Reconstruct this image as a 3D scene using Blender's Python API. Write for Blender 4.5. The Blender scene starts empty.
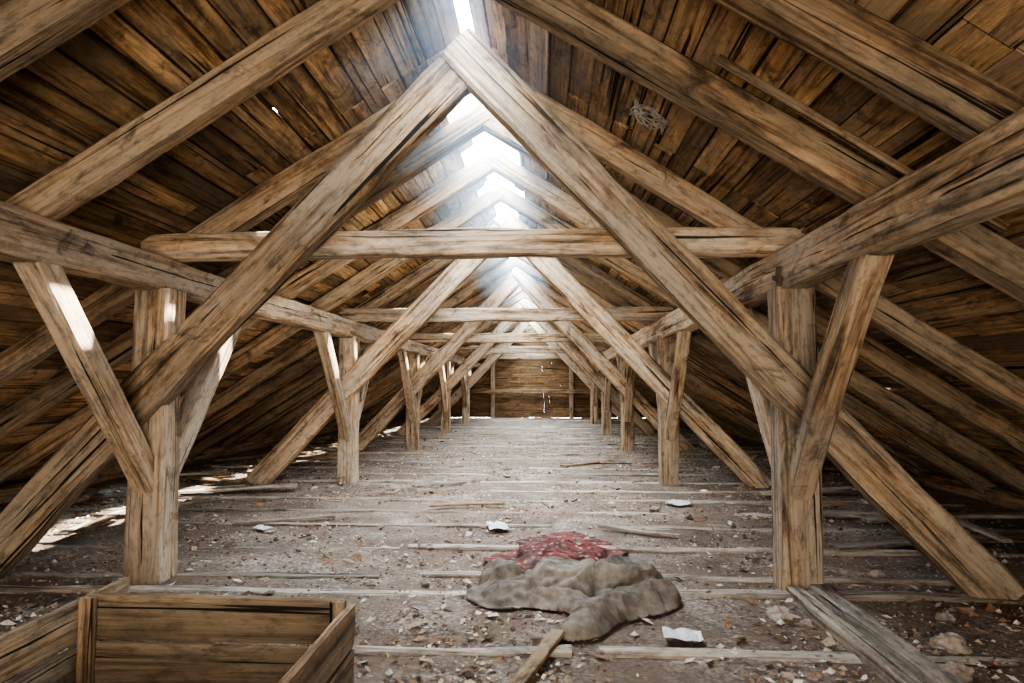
import bpy, math, random
from mathutils import Vector, Matrix, noise
random.seed(7)
R=random.random
def U(a,b): return a+(b-a)*R()
CX=-0.6; H=1.5; ZR=4.29; SL=0.63; COS=1/math.sqrt(1+SL*SL); SIN=SL*COS
FR=5.25; Y0=-4.2; Y1=31.5; SP=FR/4
col=bpy.context.scene.collection
try: bpy.context.scene.view_settings.look='AgX - Medium High Contrast'
except Exception as ex: print(ex)

# ---------------- materials ----------------
def newmat(name):
    m=bpy.data.materials.new(name); m.use_nodes=True
    nt=m.node_tree; nt.nodes.clear()
    out=nt.nodes.new('ShaderNodeOutputMaterial'); b=nt.nodes.new('ShaderNodeBsdfPrincipled')
    nt.links.new(b.outputs[0],out.inputs[0]); b.inputs['Roughness'].default_value=.85
    b.inputs['Specular IOR Level'].default_value=.2
    return m,nt,b
def N(nt,t,**k):
    n=nt.nodes.new(t)
    for a,v in k.items(): setattr(n,a,v)
    return n
def ramp(nt,fac,stops):
    r=N(nt,'ShaderNodeValToRGB'); e=r.color_ramp.elements
    while len(e)<len(stops): e.new(.5)
    for i,(p,c) in enumerate(stops):
        e[i].position=p; e[i].color=(c,c,c,1) if isinstance(c,(int,float)) else (*c,1)
    nt.links.new(fac,r.inputs[0]); return r.outputs[0]
def mulc(nt,a,b,f=1.0,mode='MULTIPLY'):
    m=N(nt,'ShaderNodeMix',data_type='RGBA',blend_type=mode)
    m.inputs[0].default_value=f if isinstance(f,(int,float)) else 1
    if not isinstance(f,(int,float)): nt.links.new(f,m.inputs[0])
    for s,i in ((a,6),(b,7)):
        if isinstance(s,tuple): m.inputs[i].default_value=(*s,1)
        else: nt.links.new(s,m.inputs[i])
    return m.outputs[2]
def noisen(nt,vec,scale,detail=4,rough=.6,dist=0):
    n=N(nt,'ShaderNodeTexNoise'); n.inputs['Scale'].default_value=scale
    n.inputs['Detail'].default_value=detail; n.inputs['Roughness'].default_value=rough
    n.inputs['Distortion'].default_value=dist
    nt.links.new(vec,n.inputs['Vector']); return n.outputs[0]
def wood(name,dark,mid,light,axis='Z',attr=None,stain=.55,gray=None,vr=(.6,1.3)):
    m,nt,b=newmat(name); L=nt.links
    tc=N(nt,'ShaderNodeTexCoord')
    if attr:
        a=N(nt,'ShaderNodeAttribute',attribute_name=attr); rnd=a.outputs['Fac']
    else:
        oi=N(nt,'ShaderNodeObjectInfo'); rnd=oi.outputs['Random']
    mm=N(nt,'ShaderNodeMath',operation='MULTIPLY'); mm.inputs[1].default_value=37.7; L.new(rnd,mm.inputs[0])
    ad=N(nt,'ShaderNodeVectorMath',operation='ADD'); L.new(tc.outputs['Object'],ad.inputs[0]); L.new(mm.outputs[0],ad.inputs[1])
    def stretched(a,l):
        mp=N(nt,'ShaderNodeMapping'); s=[a,a,a]; s['XYZ'.index(axis)]=l
        mp.inputs['Scale'].default_value=s; L.new(ad.outputs[0],mp.inputs['Vector']); return mp.outputs[0]
    g=noisen(nt,stretched(15,.7),1,7,.7,1.1)
    base=ramp(nt,g,[(.32,dark),(.47,mid),(.66,light)])
    big=noisen(nt,stretched(2.2,1.2),1,7,.68,.6)
    st=ramp(nt,big,[(.36,1-stain),(.50,.95),(.66,1.3)])
    c=mulc(nt,base,st)
    if gray:
        gf=ramp(nt,noisen(nt,stretched(3.2,.7),1,6,.7),[(.40,0.0),(.58,.85)])
        c=mulc(nt,c,gray,gf,'MIX')
        c=mulc(nt,c,ramp(nt,g,[(.34,.5),(.5,1.0)]))
    cr=noisen(nt,stretched(26,.4),1,2,.5,.5)
    crk=ramp(nt,cr,[(.315,.05),(.352,1.0)])
    c=mulc(nt,c,crk)
    sp=noisen(nt,stretched(20,9),1,5,.7)
    c=mulc(nt,c,ramp(nt,sp,[(.34,.6),(.5,1.0)]))
    bl=noisen(nt,stretched(4.5,2.2),1,5,.7,.8)
    c=mulc(nt,c,ramp(nt,bl,[(.34,.42),(.43,1.0)]))
    rr=N(nt,'ShaderNodeMapRange'); rr.inputs[3].default_value=vr[0]; rr.inputs[4].default_value=vr[1]; L.new(rnd,rr.inputs[0])
    c2=N(nt,'ShaderNodeVectorMath',operation='SCALE'); L.new(c,c2.inputs[0]); L.new(rr.outputs[0],c2.inputs['Scale'])
    L.new(c2.outputs[0],b.inputs['Base Color'])
    bm=N(nt,'ShaderNodeBump'); bm.inputs['Strength'].default_value=.85; bm.inputs['Distance'].default_value=.03
    s=N(nt,'ShaderNodeMath',operation='MULTIPLY'); L.new(g,s.inputs[0]); L.new(crk,s.inputs[1])
    L.new(s.outputs[0],bm.inputs['Height']); L.new(bm.outputs[0],b.inputs['Normal'])
    return m
M_beam=wood('beam_wood',(.075,.043,.025),(.33,.205,.112),(.65,.475,.30),gray=(.46,.37,.275),stain=.65,vr=(.72,1.2))
M_raft=wood('rafter_wood',(.055,.031,.016),(.24,.142,.073),(.47,.315,.18),gray=(.31,.235,.16),stain=.62)
M_board=wood('roof_board_wood',(.07,.035,.015),(.34,.19,.08),(.64,.42,.205),axis='Y',attr='rnd',stain=.6,gray=(.28,.195,.12),vr=(.42,1.4))
M_gable=wood('gable_board_wood',(.05,.024,.01),(.14,.08,.037),(.26,.165,.085),axis='X',attr='rnd')
M_joist=wood('joist_wood',(.11,.083,.06),(.30,.24,.185),(.50,.43,.345),gray=(.34,.295,.24))
M_crate=wood('crate_wood',(.055,.03,.015),(.23,.137,.07),(.42,.285,.165),gray=(.27,.21,.145),stain=.65)

def mat_floor():
    m,nt,b=newmat('dusty_clay_floor'); L=nt.links
    tc=N(nt,'ShaderNodeTexCoord'); v=tc.outputs['Object']
    base=ramp(nt,noisen(nt,v,1.1,8,.65,.4),[(.32,(.12,.088,.065)),(.48,(.265,.21,.165)),(.64,(.44,.37,.31))])
    fine=ramp(nt,noisen(nt,v,24,8,.78),[(.36,.3),(.5,.9),(.66,1.4)])
    c=mulc(nt,base,fine)
    vo=N(nt,'ShaderNodeTexVoronoi'); vo.inputs['Scale'].default_value=34; L.new(v,vo.inputs['Vector'])
    c=mulc(nt,c,ramp(nt,vo.outputs['Distance'],[(.0,1.35),(.35,.95),(.7,.6)]))
    red=ramp(nt,noisen(nt,v,1.6,10,.8,.6),[(.43,0.0),(.56,.85)])
    c=mulc(nt,c,(.145,.102,.072),red,'MIX')
    L.new(c,b.inputs['Base Color'])
    bm=N(nt,'ShaderNodeBump'); bm.inputs['Strength'].default_value=.9; bm.inputs['Distance'].default_value=.04
    L.new(noisen(nt,v,22,6,.7),bm.inputs['Height']); L.new(bm.outputs[0],b.inputs['Normal'])
    b.inputs['Roughness'].default_value=.95
    return m
M_floor=mat_floor()
def mat_attr(name,attr='col',rough=.9):
    m,nt,b=newmat(name); a=N(nt,'ShaderNodeAttribute',attribute_name=attr)
    tc=N(nt,'ShaderNodeTexCoord')
    c=mulc(nt,a.outputs['Color'],ramp(nt,noisen(nt,tc.outputs['Object'],40,3),[(.3,.6),(.6,1.1)]))
    nt.links.new(c,b.inputs['Base Color']); b.inputs['Roughness'].default_value=rough; return m
M_debris=mat_attr('debris_mix')
def mat_simple(name,c1,c2,scale,bump=.3,rough=.9,weave=0):
    m,nt,b=newmat(name); L=nt.links; tc=N(nt,'ShaderNodeTexCoord'); v=tc.outputs['Object']
    n=noisen(nt,v,scale,6,.65,.3); c=ramp(nt,n,[(.32,c1),(.66,c2)])
    h=noisen(nt,v,scale*5,4,.6)
    if weave:
        for d in ('X','Y'):
            w=N(nt,'ShaderNodeTexWave',bands_direction=d); w.inputs['Scale'].default_value=weave; w.inputs['Distortion'].default_value=1.5
            L.new(v,w.inputs['Vector']); c=mulc(nt,c,ramp(nt,w.outputs[0],[(0,.8),(1,1.08)]))
    c=mulc(nt,c,ramp(nt,h,[(.3,.65),(.6,1.05)]))
    L.new(c,b.inputs['Base Color']); b.inputs['Roughness'].default_value=rough
    bm=N(nt,'ShaderNodeBump'); bm.inputs['Strength'].default_value=bump; bm.inputs['Distance'].default_value=.01
    L.new(h,bm.inputs['Height']); L.new(bm.outputs[0],b.inputs['Normal']); return m
M_sack=mat_simple('burlap',(.06,.046,.035),(.25,.21,.165),3.4,.4,.95,weave=110)
M_paper=mat_simple('old_paper',(.45,.45,.44),(.72,.72,.71),6)
M_stone=mat_simple('pale_rubble',(.18,.135,.105),(.42,.35,.29),7,.8)
M_tile=mat_simple('clay_roof_tile',(.05,.03,.02),(.15,.08,.05),4)
M_iron=mat_simple('rusty_iron',(.03,.02,.015),(.14,.09,.06),20,.5,.6)
M_wire=mat_simple('zinc_wire',(.10,.075,.055),(.42,.39,.35),9,.3,.4)
def mat_red():
    m,nt,b=newmat('red_patterned_cloth'); L=nt.links; tc=N(nt,'ShaderNodeTexCoord'); v=tc.outputs['Object']
    base=ramp(nt,noisen(nt,v,3,5),[(.35,(.07,.017,.014)),(.65,(.175,.037,.03))])
    vo=N(nt,'ShaderNodeTexVoronoi'); vo.inputs['Scale'].default_value=14; L.new(v,vo.inputs['Vector'])
    f=ramp(nt,vo.outputs['Distance'],[(.20,.8),(.32,0.0)])
    c=mulc(nt,base,(.32,.23,.175),f,'MIX')
    c=mulc(nt,c,(.17,.125,.092),ramp(nt,noisen(nt,v,5,7,.7),[(.52,0.0),(.64,.6)]),'MIX')
    c=mulc(nt,c,ramp(nt,noisen(nt,v,9,5),[(.38,.25),(.55,1.0)]))
    L.new(c,b.inputs['Base Color']); return m
M_red=mat_red()

# ---------------- helpers ----------------
def mesh_obj(name,verts,faces,mat,parent=None,M=None,smooth=False,attr=None,attrcol=None):
    me=bpy.data.meshes.new(name); me.from_pydata(verts,[],faces); me.materials.append(mat)
    if attr is not None:
        a=me.attributes.new('rnd','FLOAT','POINT'); a.data.foreach_set('value',attr)
    if attrcol is not None:
        a=me.attributes.new('col','FLOAT_COLOR','POINT'); a.data.foreach_set('color',[c for q in attrcol for c in q])
    if smooth: me.shade_smooth()
    me.update(); o=bpy.data.objects.new(name,me); col.objects.link(o)
    if parent: o.parent=parent
    if M is not None:
        o.matrix_basis=(Matrix.Translation(-parent.location) @ M) if parent else M
    elif parent: o.matrix_basis=Matrix.Translation(-parent.location)
    return o
def empty(name,loc):
    e=bpy.data.objects.new(name,None); e.location=loc; e.empty_display_size=.2; col.objects.link(e); return e
def beam(name,p0,p1,w,d,mat,parent=None,ref=(0,1,0),rough=.007,cham=.014,bow=.015,seg=.22):
    p0=Vector(p0);p1=Vector(p1); L=(p1-p0).length; z=(p1-p0).normalized()
    x=Vector(ref); x=(x-z*x.dot(z)).normalized(); y=z.cross(x)
    M=Matrix(((x.x,y.x,z.x,p0.x),(x.y,y.y,z.y,p0.y),(x.z,y.z,z.z,p0.z),(0,0,0,1)))
    n=max(2,int(L/seg)); off=Vector((U(0,99),U(0,99),U(0,99)))
    a=w/2;b=d/2;c=cham
    prof=[(-a+c,-b),(0,-b),(a-c,-b),(a,-b+c),(a,0),(a,b-c),(a-c,b),(0,b),(-a+c,b),(-a,b-c),(-a,0),(-a,-b+c)]
    vs=[];fs=[];k=len(prof); bx=U(-bow,bow);by=U(-bow,bow)
    for i in range(n+1):
        t=i/n; zz=t*L; s=math.sin(math.pi*t)
        for j,(px,py) in enumerate(prof):
            nn=noise.noise_vector(Vector((px*3,py*3,zz*1.3))+off)*rough+noise.noise_vector(Vector((px*9,py*9,zz*5))+off)*rough*.5
            wane=1+max(0,noise.noise(Vector((j//3*5,1,zz*.7))+off))*-.12*(1 if j not in(1,4,7,10) else 0)
            vs.append((px*wane+nn.x+bx*s,py*wane+nn.y+by*s,zz))
    for i in range(n):
        for j in range(k):
            q=(j+1)%k; fs.append((i*k+j,i*k+q,(i+1)*k+q,(i+1)*k+j))
    fs.append(tuple(reversed(range(k)))); fs.append(tuple(n*k+j for j in range(k)))
    return mesh_obj(name,vs,fs,mat,parent,M)

# ---------------- fabrics (draped by cloth solver) ----------------
def ell(x,y,cx,cy,rx,ry,h,rot=0):
    dx,dy=x-cx,y-cy; c,s=math.cos(rot),math.sin(rot); u=(dx*c+dy*s)/rx; v=(-dx*s+dy*c)/ry
    q=1-(u*u+v*v)
    return h*(q**.5 if q>0 else q*1.2)
def cap(x,y,a,b,r,h):
    ab=(b[0]-a[0],b[1]-a[1]); t=((x-a[0])*ab[0]+(y-a[1])*ab[1])/(ab[0]**2+ab[1]**2); t=min(1,max(0,t))
    d=math.hypot(x-a[0]-ab[0]*t,y-a[1]-ab[1]*t); q=1-(d/r)**2
    return h*(math.sqrt(q) if q>0 else q*1.2)
def ridge(a,b,z): return 1-min(1,abs(noise.noise(Vector((a,b,z))))*3.2)
def lump(x,y):
    w=noise.noise_vector(Vector((x*3,y*3,1)))*.06; x+=w.x; y+=w.y
    h=max([ell(x,y,-.18,4.98,.28,.26,.10,.2),ell(x,y,-.32,5.16,.11,.22,.18,.3),ell(x,y,.18,5.02,.36,.23,.22),ell(x,y,.52,5.0,.29,.24,.25,-.2),
       cap(x,y,(.74,4.82),(.45,4.60),.11,.14),cap(x,y,(.42,4.62),(.24,4.24),.10,.11),cap(x,y,(-.02,4.82),(.28,4.58),.09,.09)])
    if h>0:
        f=ridge(x*2.0+y*2.2,y*4.0-x*1.8,2); h+=.035*(f-.4)*min(1,h/.06)
    return h
def grid_region(x0,x1,y0,y1,st,inside,zf):
    nx=int((x1-x0)/st); ny=int((y1-y0)/st); vs=[];fs=[];idx={}
    for j in range(ny):
        for i in range(nx):
            if inside(x0+(i+.5)*st,y0+(j+.5)*st):
                q=[]
                for a,b_ in((i,j),(i+1,j),(i+1,j+1),(i,j+1)):
                    if (a,b_) not in idx:
                        idx[(a,b_)]=len(vs); x=x0+a*st; y=y0+b_*st; vs.append((x,y,zf(x,y)))
                    q.append(idx[(a,b_)])
                fs.append(tuple(q))
    return vs,fs
def drape(name,vs,fs,mat,coll,shrink,frames,thick,bend,fold):
    o=mesh_obj(name,vs,fs,mat,smooth=True)
    try:
        c=mesh_obj('tmp_collider',coll[0],coll[1],mat)
        cm=c.modifiers.new('col','COLLISION'); c.collision.thickness_outer=.006; c.collision.cloth_friction=60
        m=o.modifiers.new('cl','CLOTH'); s=m.settings; s.quality=7; s.mass=.25
        s.tension_stiffness=12; s.compression_stiffness=12; s.shear_stiffness=6; s.bending_stiffness=bend; s.air_damping=3
        s.shrink_min=-shrink
        m.collision_settings.distance_min=.006; m.collision_settings.collision_quality=3
        m.collision_settings.use_self_collision=True; m.collision_settings.self_distance_min=.006
        m.point_cache.frame_start=1; m.point_cache.frame_end=frames+1
        sc=bpy.context.scene
        for f in range(1,frames+1): sc.frame_set(f)
        dg=bpy.context.evaluated_depsgraph_get()
        me=bpy.data.meshes.new_from_object(o.evaluated_get(dg),depsgraph=dg)
        zs=[v.co.z for v in me.vertices]
        print(name,'drape',len(zs),min(zs),max(zs))
        o.modifiers.clear(); bpy.data.objects.remove(c)
        if min(zs)>-.3 and max(zs)<.8: o.data=me
        sc.frame_set(1)
    except Exception as ex: print('drape failed',ex); o.modifiers.clear()
    me=o.data; nrm=[v.normal.copy() for v in me.vertices]
    for v,n in zip(me.vertices,nrm):
        if n.z<0: n=-n
        x,y=v.co.x,v.co.y; k=min(1,v.co.z/.06)
        f=(ridge(x*3.0-y*2,y*6+x*3,9)-.35)+.6*(ridge(x*8+y*5,y*11-x*4,4)-.35)
        v.co+=n*fold*f*k
    o.data.shade_smooth()
    so=o.modifiers.new('thick','SOLIDIFY'); so.thickness=thick; so.offset=0
    sb=o.modifiers.new('sub','SUBSURF'); sb.levels=1; sb.render_levels=1
    return o
cv,cf=grid_region(-1.2,1.6,3.4,6.2,.02,lambda x,y:True,lambda x,y:max(.004,lump(x,y)))
def ins_sack(x,y): return lump(x,y)>-.03
v_,f_=grid_region(-.8,1.2,3.8,5.8,.014,ins_sack,lambda x,y:max(.0,lump(x,y))+.035+.01*noise.noise(Vector((x*6,y*6,1))))
drape('burlap_sack',v_,f_,M_sack,(cv,cf),.17,32,.008,.08,.021)
def ins_red(x,y): return math.hypot((x-.10-(y-6.15)*.25)/.46,(y-6.15)/.70)+.55*noise.noise(Vector((x*2.8,y*2.8,4)))<.9
v_,f_=grid_region(-.8,1.3,5.5,7.3,.018,ins_red,lambda x,y:.05+.10*max(0,ell(x,y,.15,6.0,.4,.5,1))*ridge(x*2,y*2,3)+.02*ridge(x*3,y*2.2,5))
cv,cf=grid_region(-1.2,1.6,5,7.5,.05,lambda x,y:True,lambda x,y:.01+.10*max(0,ell(x,y,.15,6.0,.4,.5,1))*ridge(x*2,y*2,3))
drape('red_patterned_cloth',v_,f_,M_red,(cv,cf),.20,32,.005,.1,.024)

# ---------------- floor ----------------
def fz(x,y):
    return .022*noise.noise(Vector((x*.9,y*.9,3)))+.012*noise.noise(Vector((x*4,y*4,7)))
xs=[CX-7.0+i*.12 for i in range(118)]; ys=[Y0-.1+j*.12 for j in range(300)]
vs=[(x,y,fz(x,y)) for y in ys for x in xs]; nx=len(xs)
fs=[(j*nx+i,j*nx+i+1,(j+1)*nx+i+1,(j+1)*nx+i) for j in range(len(ys)-1) for i in range(nx-1)]
mesh_obj('floor',vs,fs,M_floor,smooth=True)
je=empty('floor_joists',(CX,0,0))
for Yj in [1.3,2.2,3.05,3.94,5.0,5.42,6.29,7.3,8.07,8.9]+[9.75+.86*i for i in range(25)]:
    a=CX-6.2+U(0,2.5); b_=CX+6.2-U(0,2.5)
    parts=[(a,U(-1.5,.5)),(0,b_)]; parts[1]=(parts[0][1]+U(.02,.5),b_)
    for (q,r) in parts:
        z0=-.046+U(0,.012)
        beam('joist',(q,Yj+U(-.05,.05),z0+U(-.006,.004)),(r,Yj+U(-.05,.05),z0),U(.08,.15),.12,M_joist,je,rough=.02)

# ---------------- roof shell ----------------
wide=[(3.85,4.5,.26),(4.5,6.2,.11),(6.25,7.1,.38),(7.4,8.3,.38),(9.0,9.9,.34),(11.2,12.2,.30),(13.4,14.5,.3),(16.5,17.6,.3),(20,21,.34),(24,25.5,.34)]
def s0(y):
    for a,b,s in wide:
        if a<=y<=b: return s
    return .16 if y>4 else .05
holes=[(-1,6.30,6.50,6.85,7.10),(-1,5.55,5.70,8.0,8.25),(-1,6.85,7.0,5.9,6.1),(-1,6.5,6.65,9.2,9.5),(-1,3.1,3.2,6.0,6.1),(1,5.2,5.3,9.9,10.1)]
def slope_pt(side,s,y,h):
    return (CX+side*(s*COS+h*SIN), y, ZR-s*SIN+h*COS)
vs=[];fs=[];at=[]
SM=8.0
for side in(-1,1):
    s=.05; row=0
    while s<SM:
        w=U(.15,.235); y=-3.94-SP
        if s+w>SM: w=SM-s
        k=random.randint(1,4)
        while y<Y1:
            nseg=1 if row<3 else k; k=random.randint(1,4)
            ye=min(Y1,y+SP*nseg)
            segs=[(max(y,Y0),ye)]
            if row<3:
                n=9; segs=[]
                for i in range(n):
                    a=y+(ye-y)*i/n; b_=y+(ye-y)*(i+1)/n
                    if a>=Y0-.2 and s0((a+b_)/2)<s+w*.5:
                        if segs and abs(segs[-1][1]-a)<1e-4: segs[-1]=(segs[-1][0],b_)
                        else: segs.append((a,b_))
            elif nseg==1 and R()<.05: segs=[]
            for (hs_,ha,hb,hy,hz) in holes:
                if hs_==side and s<hb and s+w>ha and segs and y<hz and ye>hy:
                    segs=[q for q in ((max(y,Y0),hy),(hz,ye)) if q[1]-q[0]>.05]
            for a,b_ in segs:
                g=U(.004,.011); h=U(-.01,.01); r=R(); t=U(-.012,.012); sk=U(-.008,.008)
                base=len(vs)
                for yy_,e_ in((a+U(.003,.012),-1),(b_-U(.003,.012),1)):
                    for (ss,hh) in((s+g+sk*e_*.5,h+t),(s+w-g+sk*e_,h-t),(s+w-g+sk*e_,h-t+.025),(s+g+sk*e_*.5,h+t+.025)):
                        vs.append(slope_pt(side,ss,yy_,hh)); at.append(r)
                q=base
                for f in((0,1,2,3),(7,6,5,4),(0,4,5,1),(1,5,6,2),(2,6,7,3),(3,7,4,0)):
                    fs.append(tuple(q+i for i in f))
            y=ye
        s+=w; row+=1
mesh_obj('ceiling',vs,fs,M_board,attr=at)
vs=[];fs=[]
for side in(-1,1):
    y=Y0-.2
    while y<Y1+.2:
        b_=y+.12; st=s0(y+.06)
        cuts=[(st,SM+.2)]
        if R()<.2 and y>1:
            g=U(.8,6.8); cuts=[(st,g),(g+.09,SM+.2)]
        for (hs_,ha,hb,hy,hz) in holes:
            if hs_==side and hy<=y+.06<=hz: cuts=[(st,ha+U(-.03,.03)),(hb+U(-.03,.03),SM+.2)]
        for (sa,sb_) in cuts:
            q=len(vs)
            for hh in(.05,.075):
                vs+= [slope_pt(side,sa,y,hh),slope_pt(side,sb_,y,hh),slope_pt(side,sb_,b_,hh),slope_pt(side,sa,b_,hh)]
            fs+=[(q,q+1,q+2,q+3),(q+7,q+6,q+5,q+4),(q,q+3,q+7,q+4)]
        y=b_
mesh_obj('roof_tiles',vs,fs,M_tile)

def gable(name,y,thick):
    vs=[];fs=[];at=[]; z=0; kk=0
    while z<ZR-.1:
        w=U(.2,.28); z2=min(z+w+.012,ZR-.02); kk+=1
        x=-(ZR-z)/SL
        while x<(ZR-z)/SL-.01:
            xe=min((ZR-z)/SL,x+U(2.5,4.5)); r=R(); h=.014*(kk%2)
            lim=(ZR-z2)/SL
            q=len(vs)
            for dy in(0,thick):
                for (xx,zz) in((x,z),(xe,z),(min(max(xe,-lim),lim),z2),(min(max(x,-lim),lim),z2)):
                    vs.append((CX+xx,y+dy+h,zz)); at.append(r)
            for f in((0,1,2,3),(7,6,5,4),(0,4,5,1),(1,5,6,2),(2,6,7,3),(3,7,4,0)): fs.append(tuple(q+i for i in f))
            x=xe+.001
        z+=w
    return mesh_obj(name,vs,fs,M_gable,attr=at)
gable('wall_back',Y1,.04); gable('wall_front',Y0-.05,.04)
gf=empty('gable_frame',(CX,Y1-.15,0))
for px in(-4.2,-1.8,1.8,4.2):
    beam('stud',(CX+px,Y1-.12,-.02),(CX+px,Y1-.12,ZR-abs(px)*SL-.2),.2,.2,M_beam,gf)
beam('rail',(CX-4.6,Y1-.25,1.2),(CX+4.6,Y1-.25,1.2),.14,.18,M_raft,gf)

# ---------------- rafters ----------------
Y=FR-7*SP
while Y<Y1-.2:
    near=round(Y/FR)
    yy_=Y+.27 if (abs(Y-near*FR)<.01 and near>=1) else Y+U(-.03,.03)
    if 2<Y<3: yy_=Y+.2
    e=empty('rafter_pair',(CX,yy_,0))
    for side,nm in((-1,'rafter_left'),(1,'rafter_right')):
        h=-(.105+.02)
        a=Vector(slope_pt(side,.05,yy_,h)); b_=Vector(slope_pt(side,7.72,yy_+U(-.06,.06),h))
        beam(nm,a,b_,U(.16,.21),.2,M_raft,e,rough=.016,bow=.03,cham=.02)
    Y+=SP
e=empty('roof_batten',(1.0,3.7,3.0))
beam('batten',slope_pt(1,1.85,3.62,-.06),slope_pt(1,3.6,3.66,-.06),.05,.04,M_raft,e,rough=.01,cham=.006)
# ---------------- purlins, plates ----------------
XL,XR=-3.05,1.86
for nm,x in(('purlin',XL),('purlin',XR)):
    e=empty(nm,(x,13,2.37))
    ycuts=[-3.9,1.9 if x>0 else 1.5,14.2,22.6,31.3]; zc=2.375 if x>0 else 2.36; dd=.30 if x>0 else .27
    for i in range(4):
        beam('timber_%d'%(i+1),(x,ycuts[i],zc),(x,ycuts[i+1]-.01,zc),.25,dd,M_beam,e,ref=(1,0,0),rough=.02,cham=.025)
for x in(CX-6.35,CX+6.35):
    e=empty('wall_plate',(x,13,.1)); beam('timber',(x,Y0,.08),(x,Y1,.08),.2,.2,M_raft,e,ref=(1,0,0))
# ---------------- trusses ----------------
for n in range(0,6):
    Y=FR*n if n else -.6
    e=empty('roof_truss',(CX,Y,0))
    for x,nm in((XL,'left'),(XR,'right')):
        beam('post_'+nm,(x,Y,-.03),(x,Y,2.25),.28,.28,M_beam,e,ref=(1,0,0),rough=.018,cham=.02)
        if n:
            beam('brace_front_'+nm,(x,Y-.06,.72),(x,Y-1.36,2.27),.16,.19,M_beam,e,ref=(1,0,0),cham=.015)
        beam('brace_rear_'+nm,(x,Y+.06,.72),(x,Y+1.36,2.27),.16,.19,M_beam,e,ref=(1,0,0),cham=.015)
    beam('collar',(CX-2.62,Y+.08,2.60),(CX+2.68,Y+.08,2.60),.17,.21,M_beam,e,rough=.018,bow=.03)
    if n:
        beam('principal_left',(CX-3.84,Y-.13,-.02),(CX+.10,Y-.13,4.10),.2,.32,M_beam,e,rough=.02,cham=.025,bow=.02)
        beam('principal_right',(CX+3.82,Y-.16,-.02),(CX-.08,Y-.16,4.11),.2,.31,M_beam,e,rough=.02,cham=.025,bow=.02)
e=empty('iron_strap',(XR,FR-.2,2.2))
beam('strap_side',(XR-.15,FR-.22,2.22),(XR-.15,FR-.22,2.36),.05,.03,M_iron,e,cham=.002,rough=.001)
beam('bolt',(XR-.2,FR-.22,2.28),(XR-.1,FR-.22,2.28),.035,.035,M_iron,e,cham=.01,rough=.001)

e=empty('floor_sill',(XR,4,0))
beam('plank_a',(XR-.1,5.05,.03),(XR-.12,1.5,.04),.1,.1,M_joist,e,ref=(1,0,0),rough=.012)
beam('plank_b',(XR+.09,5.1,.03),(XR+.1,1.5,.04),.13,.09,M_joist,e,ref=(1,0,0),rough=.012)

# ---------------- crate ----------------
e=empty('wooden_crate',(-1.6,2.9,0))
xl,xr,yf,yb=-2.26,-.98,2.05,3.36
def pl(nm,a,b_,w,d,ref): beam(nm,a,b_,w,d,M_crate,e,ref=ref,rough=.006,cham=.004,bow=.006)
for i,(z,hh) in enumerate(((.115,.2),(.33,.2))):
    pl('back_slat_%d'%i,(xl,yb,z+.02),(xr,yb,z+.01),.03,hh,(0,1,0))
    pl('front_slat_%d'%i,(xl,yf,z),(xr,yf,z),.03,hh,(0,1,0))
    pl('left_slat_%d'%i,(xl-.03,yf-.02,z),(xl-.03,yb+.35,z+.02),.035,hh,(1,0,0))
    pl('right_slat_%d'%i,(xr+.03,yf-.02,z),(xr+.03,yb+.02,z+.0),.035,hh,(1,0,0))
pl('top_rail_back',(xl,yb+.005,.448),(xr,yb+.005,.44),.05,.03,(0,1,0))
for x,y in((xl+.02,yb-.04),(xr-.02,yb-.04),(xl+.02,yf+.04),(xr-.02,yf+.04)):
    pl('corner_post',(x,y,0),(x,y,.46),.07,.05,(1,0,0))
for i in range(5):
    pl('bottom_board_%d'%i,(xl,yf+.14+i*.262,.02),(xr,yf+.14+i*.262,.02),.24,.02,(0,1,0))

def loose(nm,a,b_,w,d,mat):
    e=empty(nm,((a[0]+b_[0])/2,(a[1]+b_[1])/2,0)); beam('board',a,b_,w,d,mat,e,ref=(b_[1]-a[1],-(b_[0]-a[0]),0),rough=.004,cham=.004,bow=.01)
loose('loose_plank',(-.15,3.42,.035),(.07,4.12,.05),.085,.03,M_crate)
loose('loose_lath',(.55,7.15,.06),(1.3,6.8,.04),.05,.03,M_joist)
loose('loose_lath',(-3.3,7.16,.04),(-2.34,7.6,.04),.05,.035,M_joist)
loose('loose_plank',(3.0,8.0,.05),(5.2,7.6,.12),.2,.04,M_joist)
loose('loose_plank',(2.9,9.4,.05),(5.0,9.9,.1),.2,.04,M_joist)
loose('loose_plank',(2.6,6.4,.04),(4.6,6.9,.06),.16,.03,M_joist)
loose('loose_plank',(-5.6,9.0,.05),(-3.5,9.6,.08),.2,.04,M_joist)
loose('loose_lath',(-1.9,9.9,.04),(-1.2,10.4,.04),.08,.03,M_joist)
loose('loose_lath',(.3,12.5,.04),(1.0,13.2,.04),.1,.03,M_raft)
loose('loose_lath',(-1.4,8.3,.04),(-.5,8.5,.04),.07,.03,M_raft)
for sx in(-1,1):
    e=empty('scrap_board_pile',(CX+sx*5,9,0))
    for i in range(30):
        x=CX+sx*U(3.6,5.4); y=U(5.8,19); A=U(-.5,.5)+(math.pi/2 if R()<.45 else 0); l=U(.4,1.3)
        z=U(.04,.12)
        beam('scrap',(x-math.cos(A)*l/2,y-math.sin(A)*l/2,z),(x+math.cos(A)*l/2,y+math.sin(A)*l/2,z+U(-.02,.08)),U(.02,.04),U(.08,.18),M_raft if R()<.5 else M_joist,e,ref=(0,0,1),rough=.008,cham=.004,bow=.02)
e=empty('splintered_laths',(CX,9,0))
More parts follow.
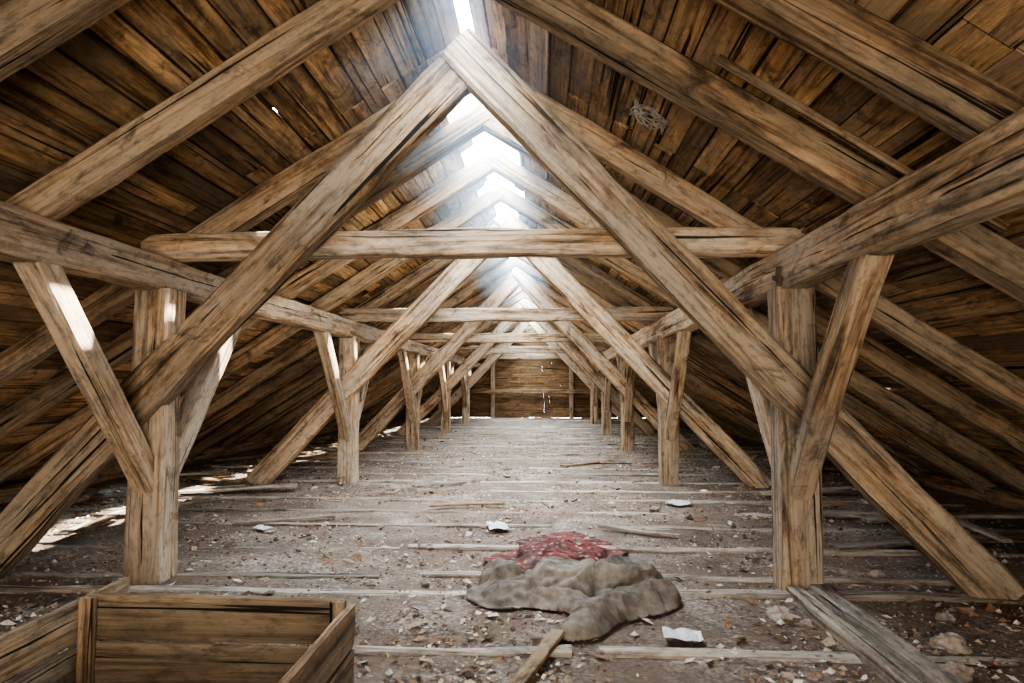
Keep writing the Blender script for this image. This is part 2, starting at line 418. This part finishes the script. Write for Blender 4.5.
for i in range(26):
    x=U(-3,2.2); y=U(5.6,16); A=U(0,3.1); l=U(.12,.4)
    if abs(x-.2)<.9 and y<7.2: continue
    beam('splinter',(x-math.cos(A)*l/2,y-math.sin(A)*l/2,.03),(x+math.cos(A)*l/2,y+math.sin(A)*l/2,.04),U(.012,.02),U(.02,.06),M_raft if R()<.6 else M_joist,e,ref=(0,0,1),rough=.006,cham=.003,bow=.01)
def paper(nm,x,y,sx,sy,rot):
    n=10; vs=[];fs=[]
    for j in range(n+1):
        for i in range(n+1):
            u=(i/n-.5)*sx; v=(j/n-.5)*sy
            X=x+u*math.cos(rot)-v*math.sin(rot); Y=y+u*math.sin(rot)+v*math.cos(rot)
            vs.append((X,Y,.03+.05*abs(noise.noise(Vector((X*9,Y*9,3))))))
    fs=[(j*(n+1)+i,j*(n+1)+i+1,(j+1)*(n+1)+i+1,(j+1)*(n+1)+i) for j in range(n) for i in range(n)]
    mesh_obj(nm,vs,fs,M_paper)
paper('paper_scrap',-.5,7.2,.2,.35,.2); paper('paper_scrap',.8,4.15,.22,.18,-.1); paper('paper_scrap',1.65,8.7,.25,.3,.5)
paper('paper_scrap',-2.9,7.0,.12,.2,1)
import bmesh
def stone(x,y,r,flat=.6):
    bm=bmesh.new(); bmesh.ops.create_icosphere(bm,subdivisions=3,radius=r); o=Vector((U(0,50),0,0))
    for v in bm.verts:
        v.co*=1+.55*noise.noise(v.co/r*1.3+o)+.15*noise.noise(v.co/r*4+o); v.co.z*=flat; v.co+=Vector((x,y,r*flat*.55))
    me=bpy.data.meshes.new('rubble_stone'); bm.to_mesh(me); bm.free(); me.materials.append(M_stone)
    ob=bpy.data.objects.new('rubble_stone',me); col.objects.link(ob)
for x,y,r in((1.5,4.58,.075),(1.64,4.45,.04),(2.3,4.1,.09),(2.1,3.72,.08),(2.55,4.6,.05),(-1.05,6.3,.05),(1.3,8.3,.06),(-2.6,7.6,.05),(2.6,5.6,.05),(-.9,5.2,.04),(1.25,7.6,.04),(2.75,3.5,.06)): stone(x,y,r)

# debris
vs=[];fs=[];cs=[]
pal=[(.20,.11,.065),(.26,.15,.09),(.13,.085,.055),(.46,.39,.32),(.55,.49,.42),(.09,.06,.04),(.36,.27,.19),(.28,.21,.15)]
for n in range(80000):
    y=2.0+ (R()**1.7)*20
    x=U(CX-5.8,CX+5.6)
    d=noise.noise(Vector((x*.8,y*.8,11)))+.3*(abs(x-CX)>2.2)+.25*(y<4.6)
    if d<U(-.4,.5): continue
    r=U(.004,.017)*(2.2 if R()<.08 else 1); z=fz(x,y)+r*.4
    c=random.choice(pal); c=(c[0],c[1],c[2],1); q=len(vs)
    if R()<.6:
        A=U(0,6.28); t=U(-.7,.7); el=U(1,2.6)
        ax=Vector((math.cos(A),math.sin(A),t*.5))*r*el; ay=Vector((-math.sin(A),math.cos(A),U(-.6,.6)))*r; o=Vector((x,y,z+.004))
        vs+= [tuple(o-ax),tuple(o-ay*.8),tuple(o+ax),tuple(o+ay+Vector((0,0,r*.4)))]; fs.append((q,q+1,q+2,q+3)); cs+=[c]*4
    else:
        P=[Vector((U(.6,1),0,0)),Vector((0,U(.6,1),0)),Vector((-U(.6,1),0,0)),Vector((0,-U(.6,1),0)),Vector((0,0,U(.5,.8))),Vector((0,0,-.5))]
        vs+=[tuple(Vector((x,y,z))+p*r) for p in P]; cs+=[c]*6
        for i in range(4):
            j=(i+1)%4; fs+=[(q+i,q+j,q+4),(q+j,q+i,q+5)]
mesh_obj('floor_debris',vs,fs,M_debris,attrcol=cs)

cu=bpy.data.curves.new('hanging_wire','CURVE'); cu.dimensions='3D'; cu.bevel_depth=.005
sp=cu.splines.new('NURBS'); sp.points.add(30)
for i,p in enumerate(sp.points):
    a=i*1.7; c=slope_pt(1,1.62+.17*math.sin(a*.7+1),4.68+.2*math.cos(a*1.1),-.08-.07*math.sin(a*1.7)); p.co=(*c,1)
cu.materials.append(M_wire); col.objects.link(bpy.data.objects.new('hanging_wire',cu))

# dusty air below the ridge openings (real scattering volume)
vm=bpy.data.materials.new('dusty_air'); vm.use_nodes=True; nt=vm.node_tree; nt.nodes.clear()
out=nt.nodes.new('ShaderNodeOutputMaterial'); vs_=nt.nodes.new('ShaderNodeVolumeScatter'); vs_.inputs['Density'].default_value=.075
vs_.inputs['Color'].default_value=(.50,.76,1,1); vs_.inputs['Anisotropy'].default_value=.3
nt.links.new(vs_.outputs[0],out.inputs['Volume'])
hw=1.6; zz=ZR+.25
P=[(CX-hw,zz-hw*SL),(CX+hw,zz-hw*SL),(CX,zz)]
vs=[(x,y,z) for y in(4.3,18) for x,z in P]
mesh_obj('dusty_air',vs,[(0,1,2),(5,4,3),(0,3,4,1),(1,4,5,2),(2,5,3,0)],vm)

# ---------------- lights ----------------
w=bpy.data.worlds.new('World'); bpy.context.scene.world=w; w.use_nodes=True
w.node_tree.nodes['Background'].inputs[0].default_value=(.68,.84,1,1); w.node_tree.nodes['Background'].inputs[1].default_value=45
def area(name,loc,d,sx,sy,P,c):
    l=bpy.data.lights.new(name,'AREA'); l.shape='RECTANGLE'; l.size=sx; l.size_y=sy; l.energy=P; l.color=c
    o=bpy.data.objects.new(name,l); o.location=loc; o.rotation_euler=Vector(d).to_track_quat('-Z','Y').to_euler(); col.objects.link(o); return o
o=area('ridge_skylight',(CX,17,4.7),(0,0,-1),.5,28,5400,(.82,.91,1)); o.rotation_euler=(0,0,0)
area('rear_fill',(-.3,-2.6,1.3),(0,1,.36),3.4,1.9,520,(1,.91,.78))  # added fill light behind the camera; the wall there has no opening
for i,Y in enumerate((6.8,12,17.3,22.5)):
    area('aisle_fill',(CX,Y,1.9),(0,1,.2),3.6,.6,(85,75,55,40)[i],(1,.88,.7))  # added warm fill between trusses, facing away from camera; no real source
area('gable_fill',(CX,27.5,2.1),(0,1,-.2),2.0,.8,30,(1,.80,.56))  # added fill to warm the far gable boards, not a window
s=bpy.data.lights.new('sun','SUN'); s.energy=60; s.angle=.015; s.color=(1,.96,.88)
so=bpy.data.objects.new('sun',s); so.rotation_euler=Vector((-2.45,-.15,-2.33)).to_track_quat('-Z','Y').to_euler(); so.location=(5,5,9); col.objects.link(so)

# ---------------- camera ----------------
cam=bpy.data.cameras.new('camera'); cam.lens=24.0; cam.sensor_width=36; cam.clip_start=.05
co=bpy.data.objects.new('camera',cam); co.location=(0,0,H)
co.rotation_euler=(math.radians(90+3.64),0,math.radians(2.77)); col.objects.link(co)
bpy.context.scene.camera=co
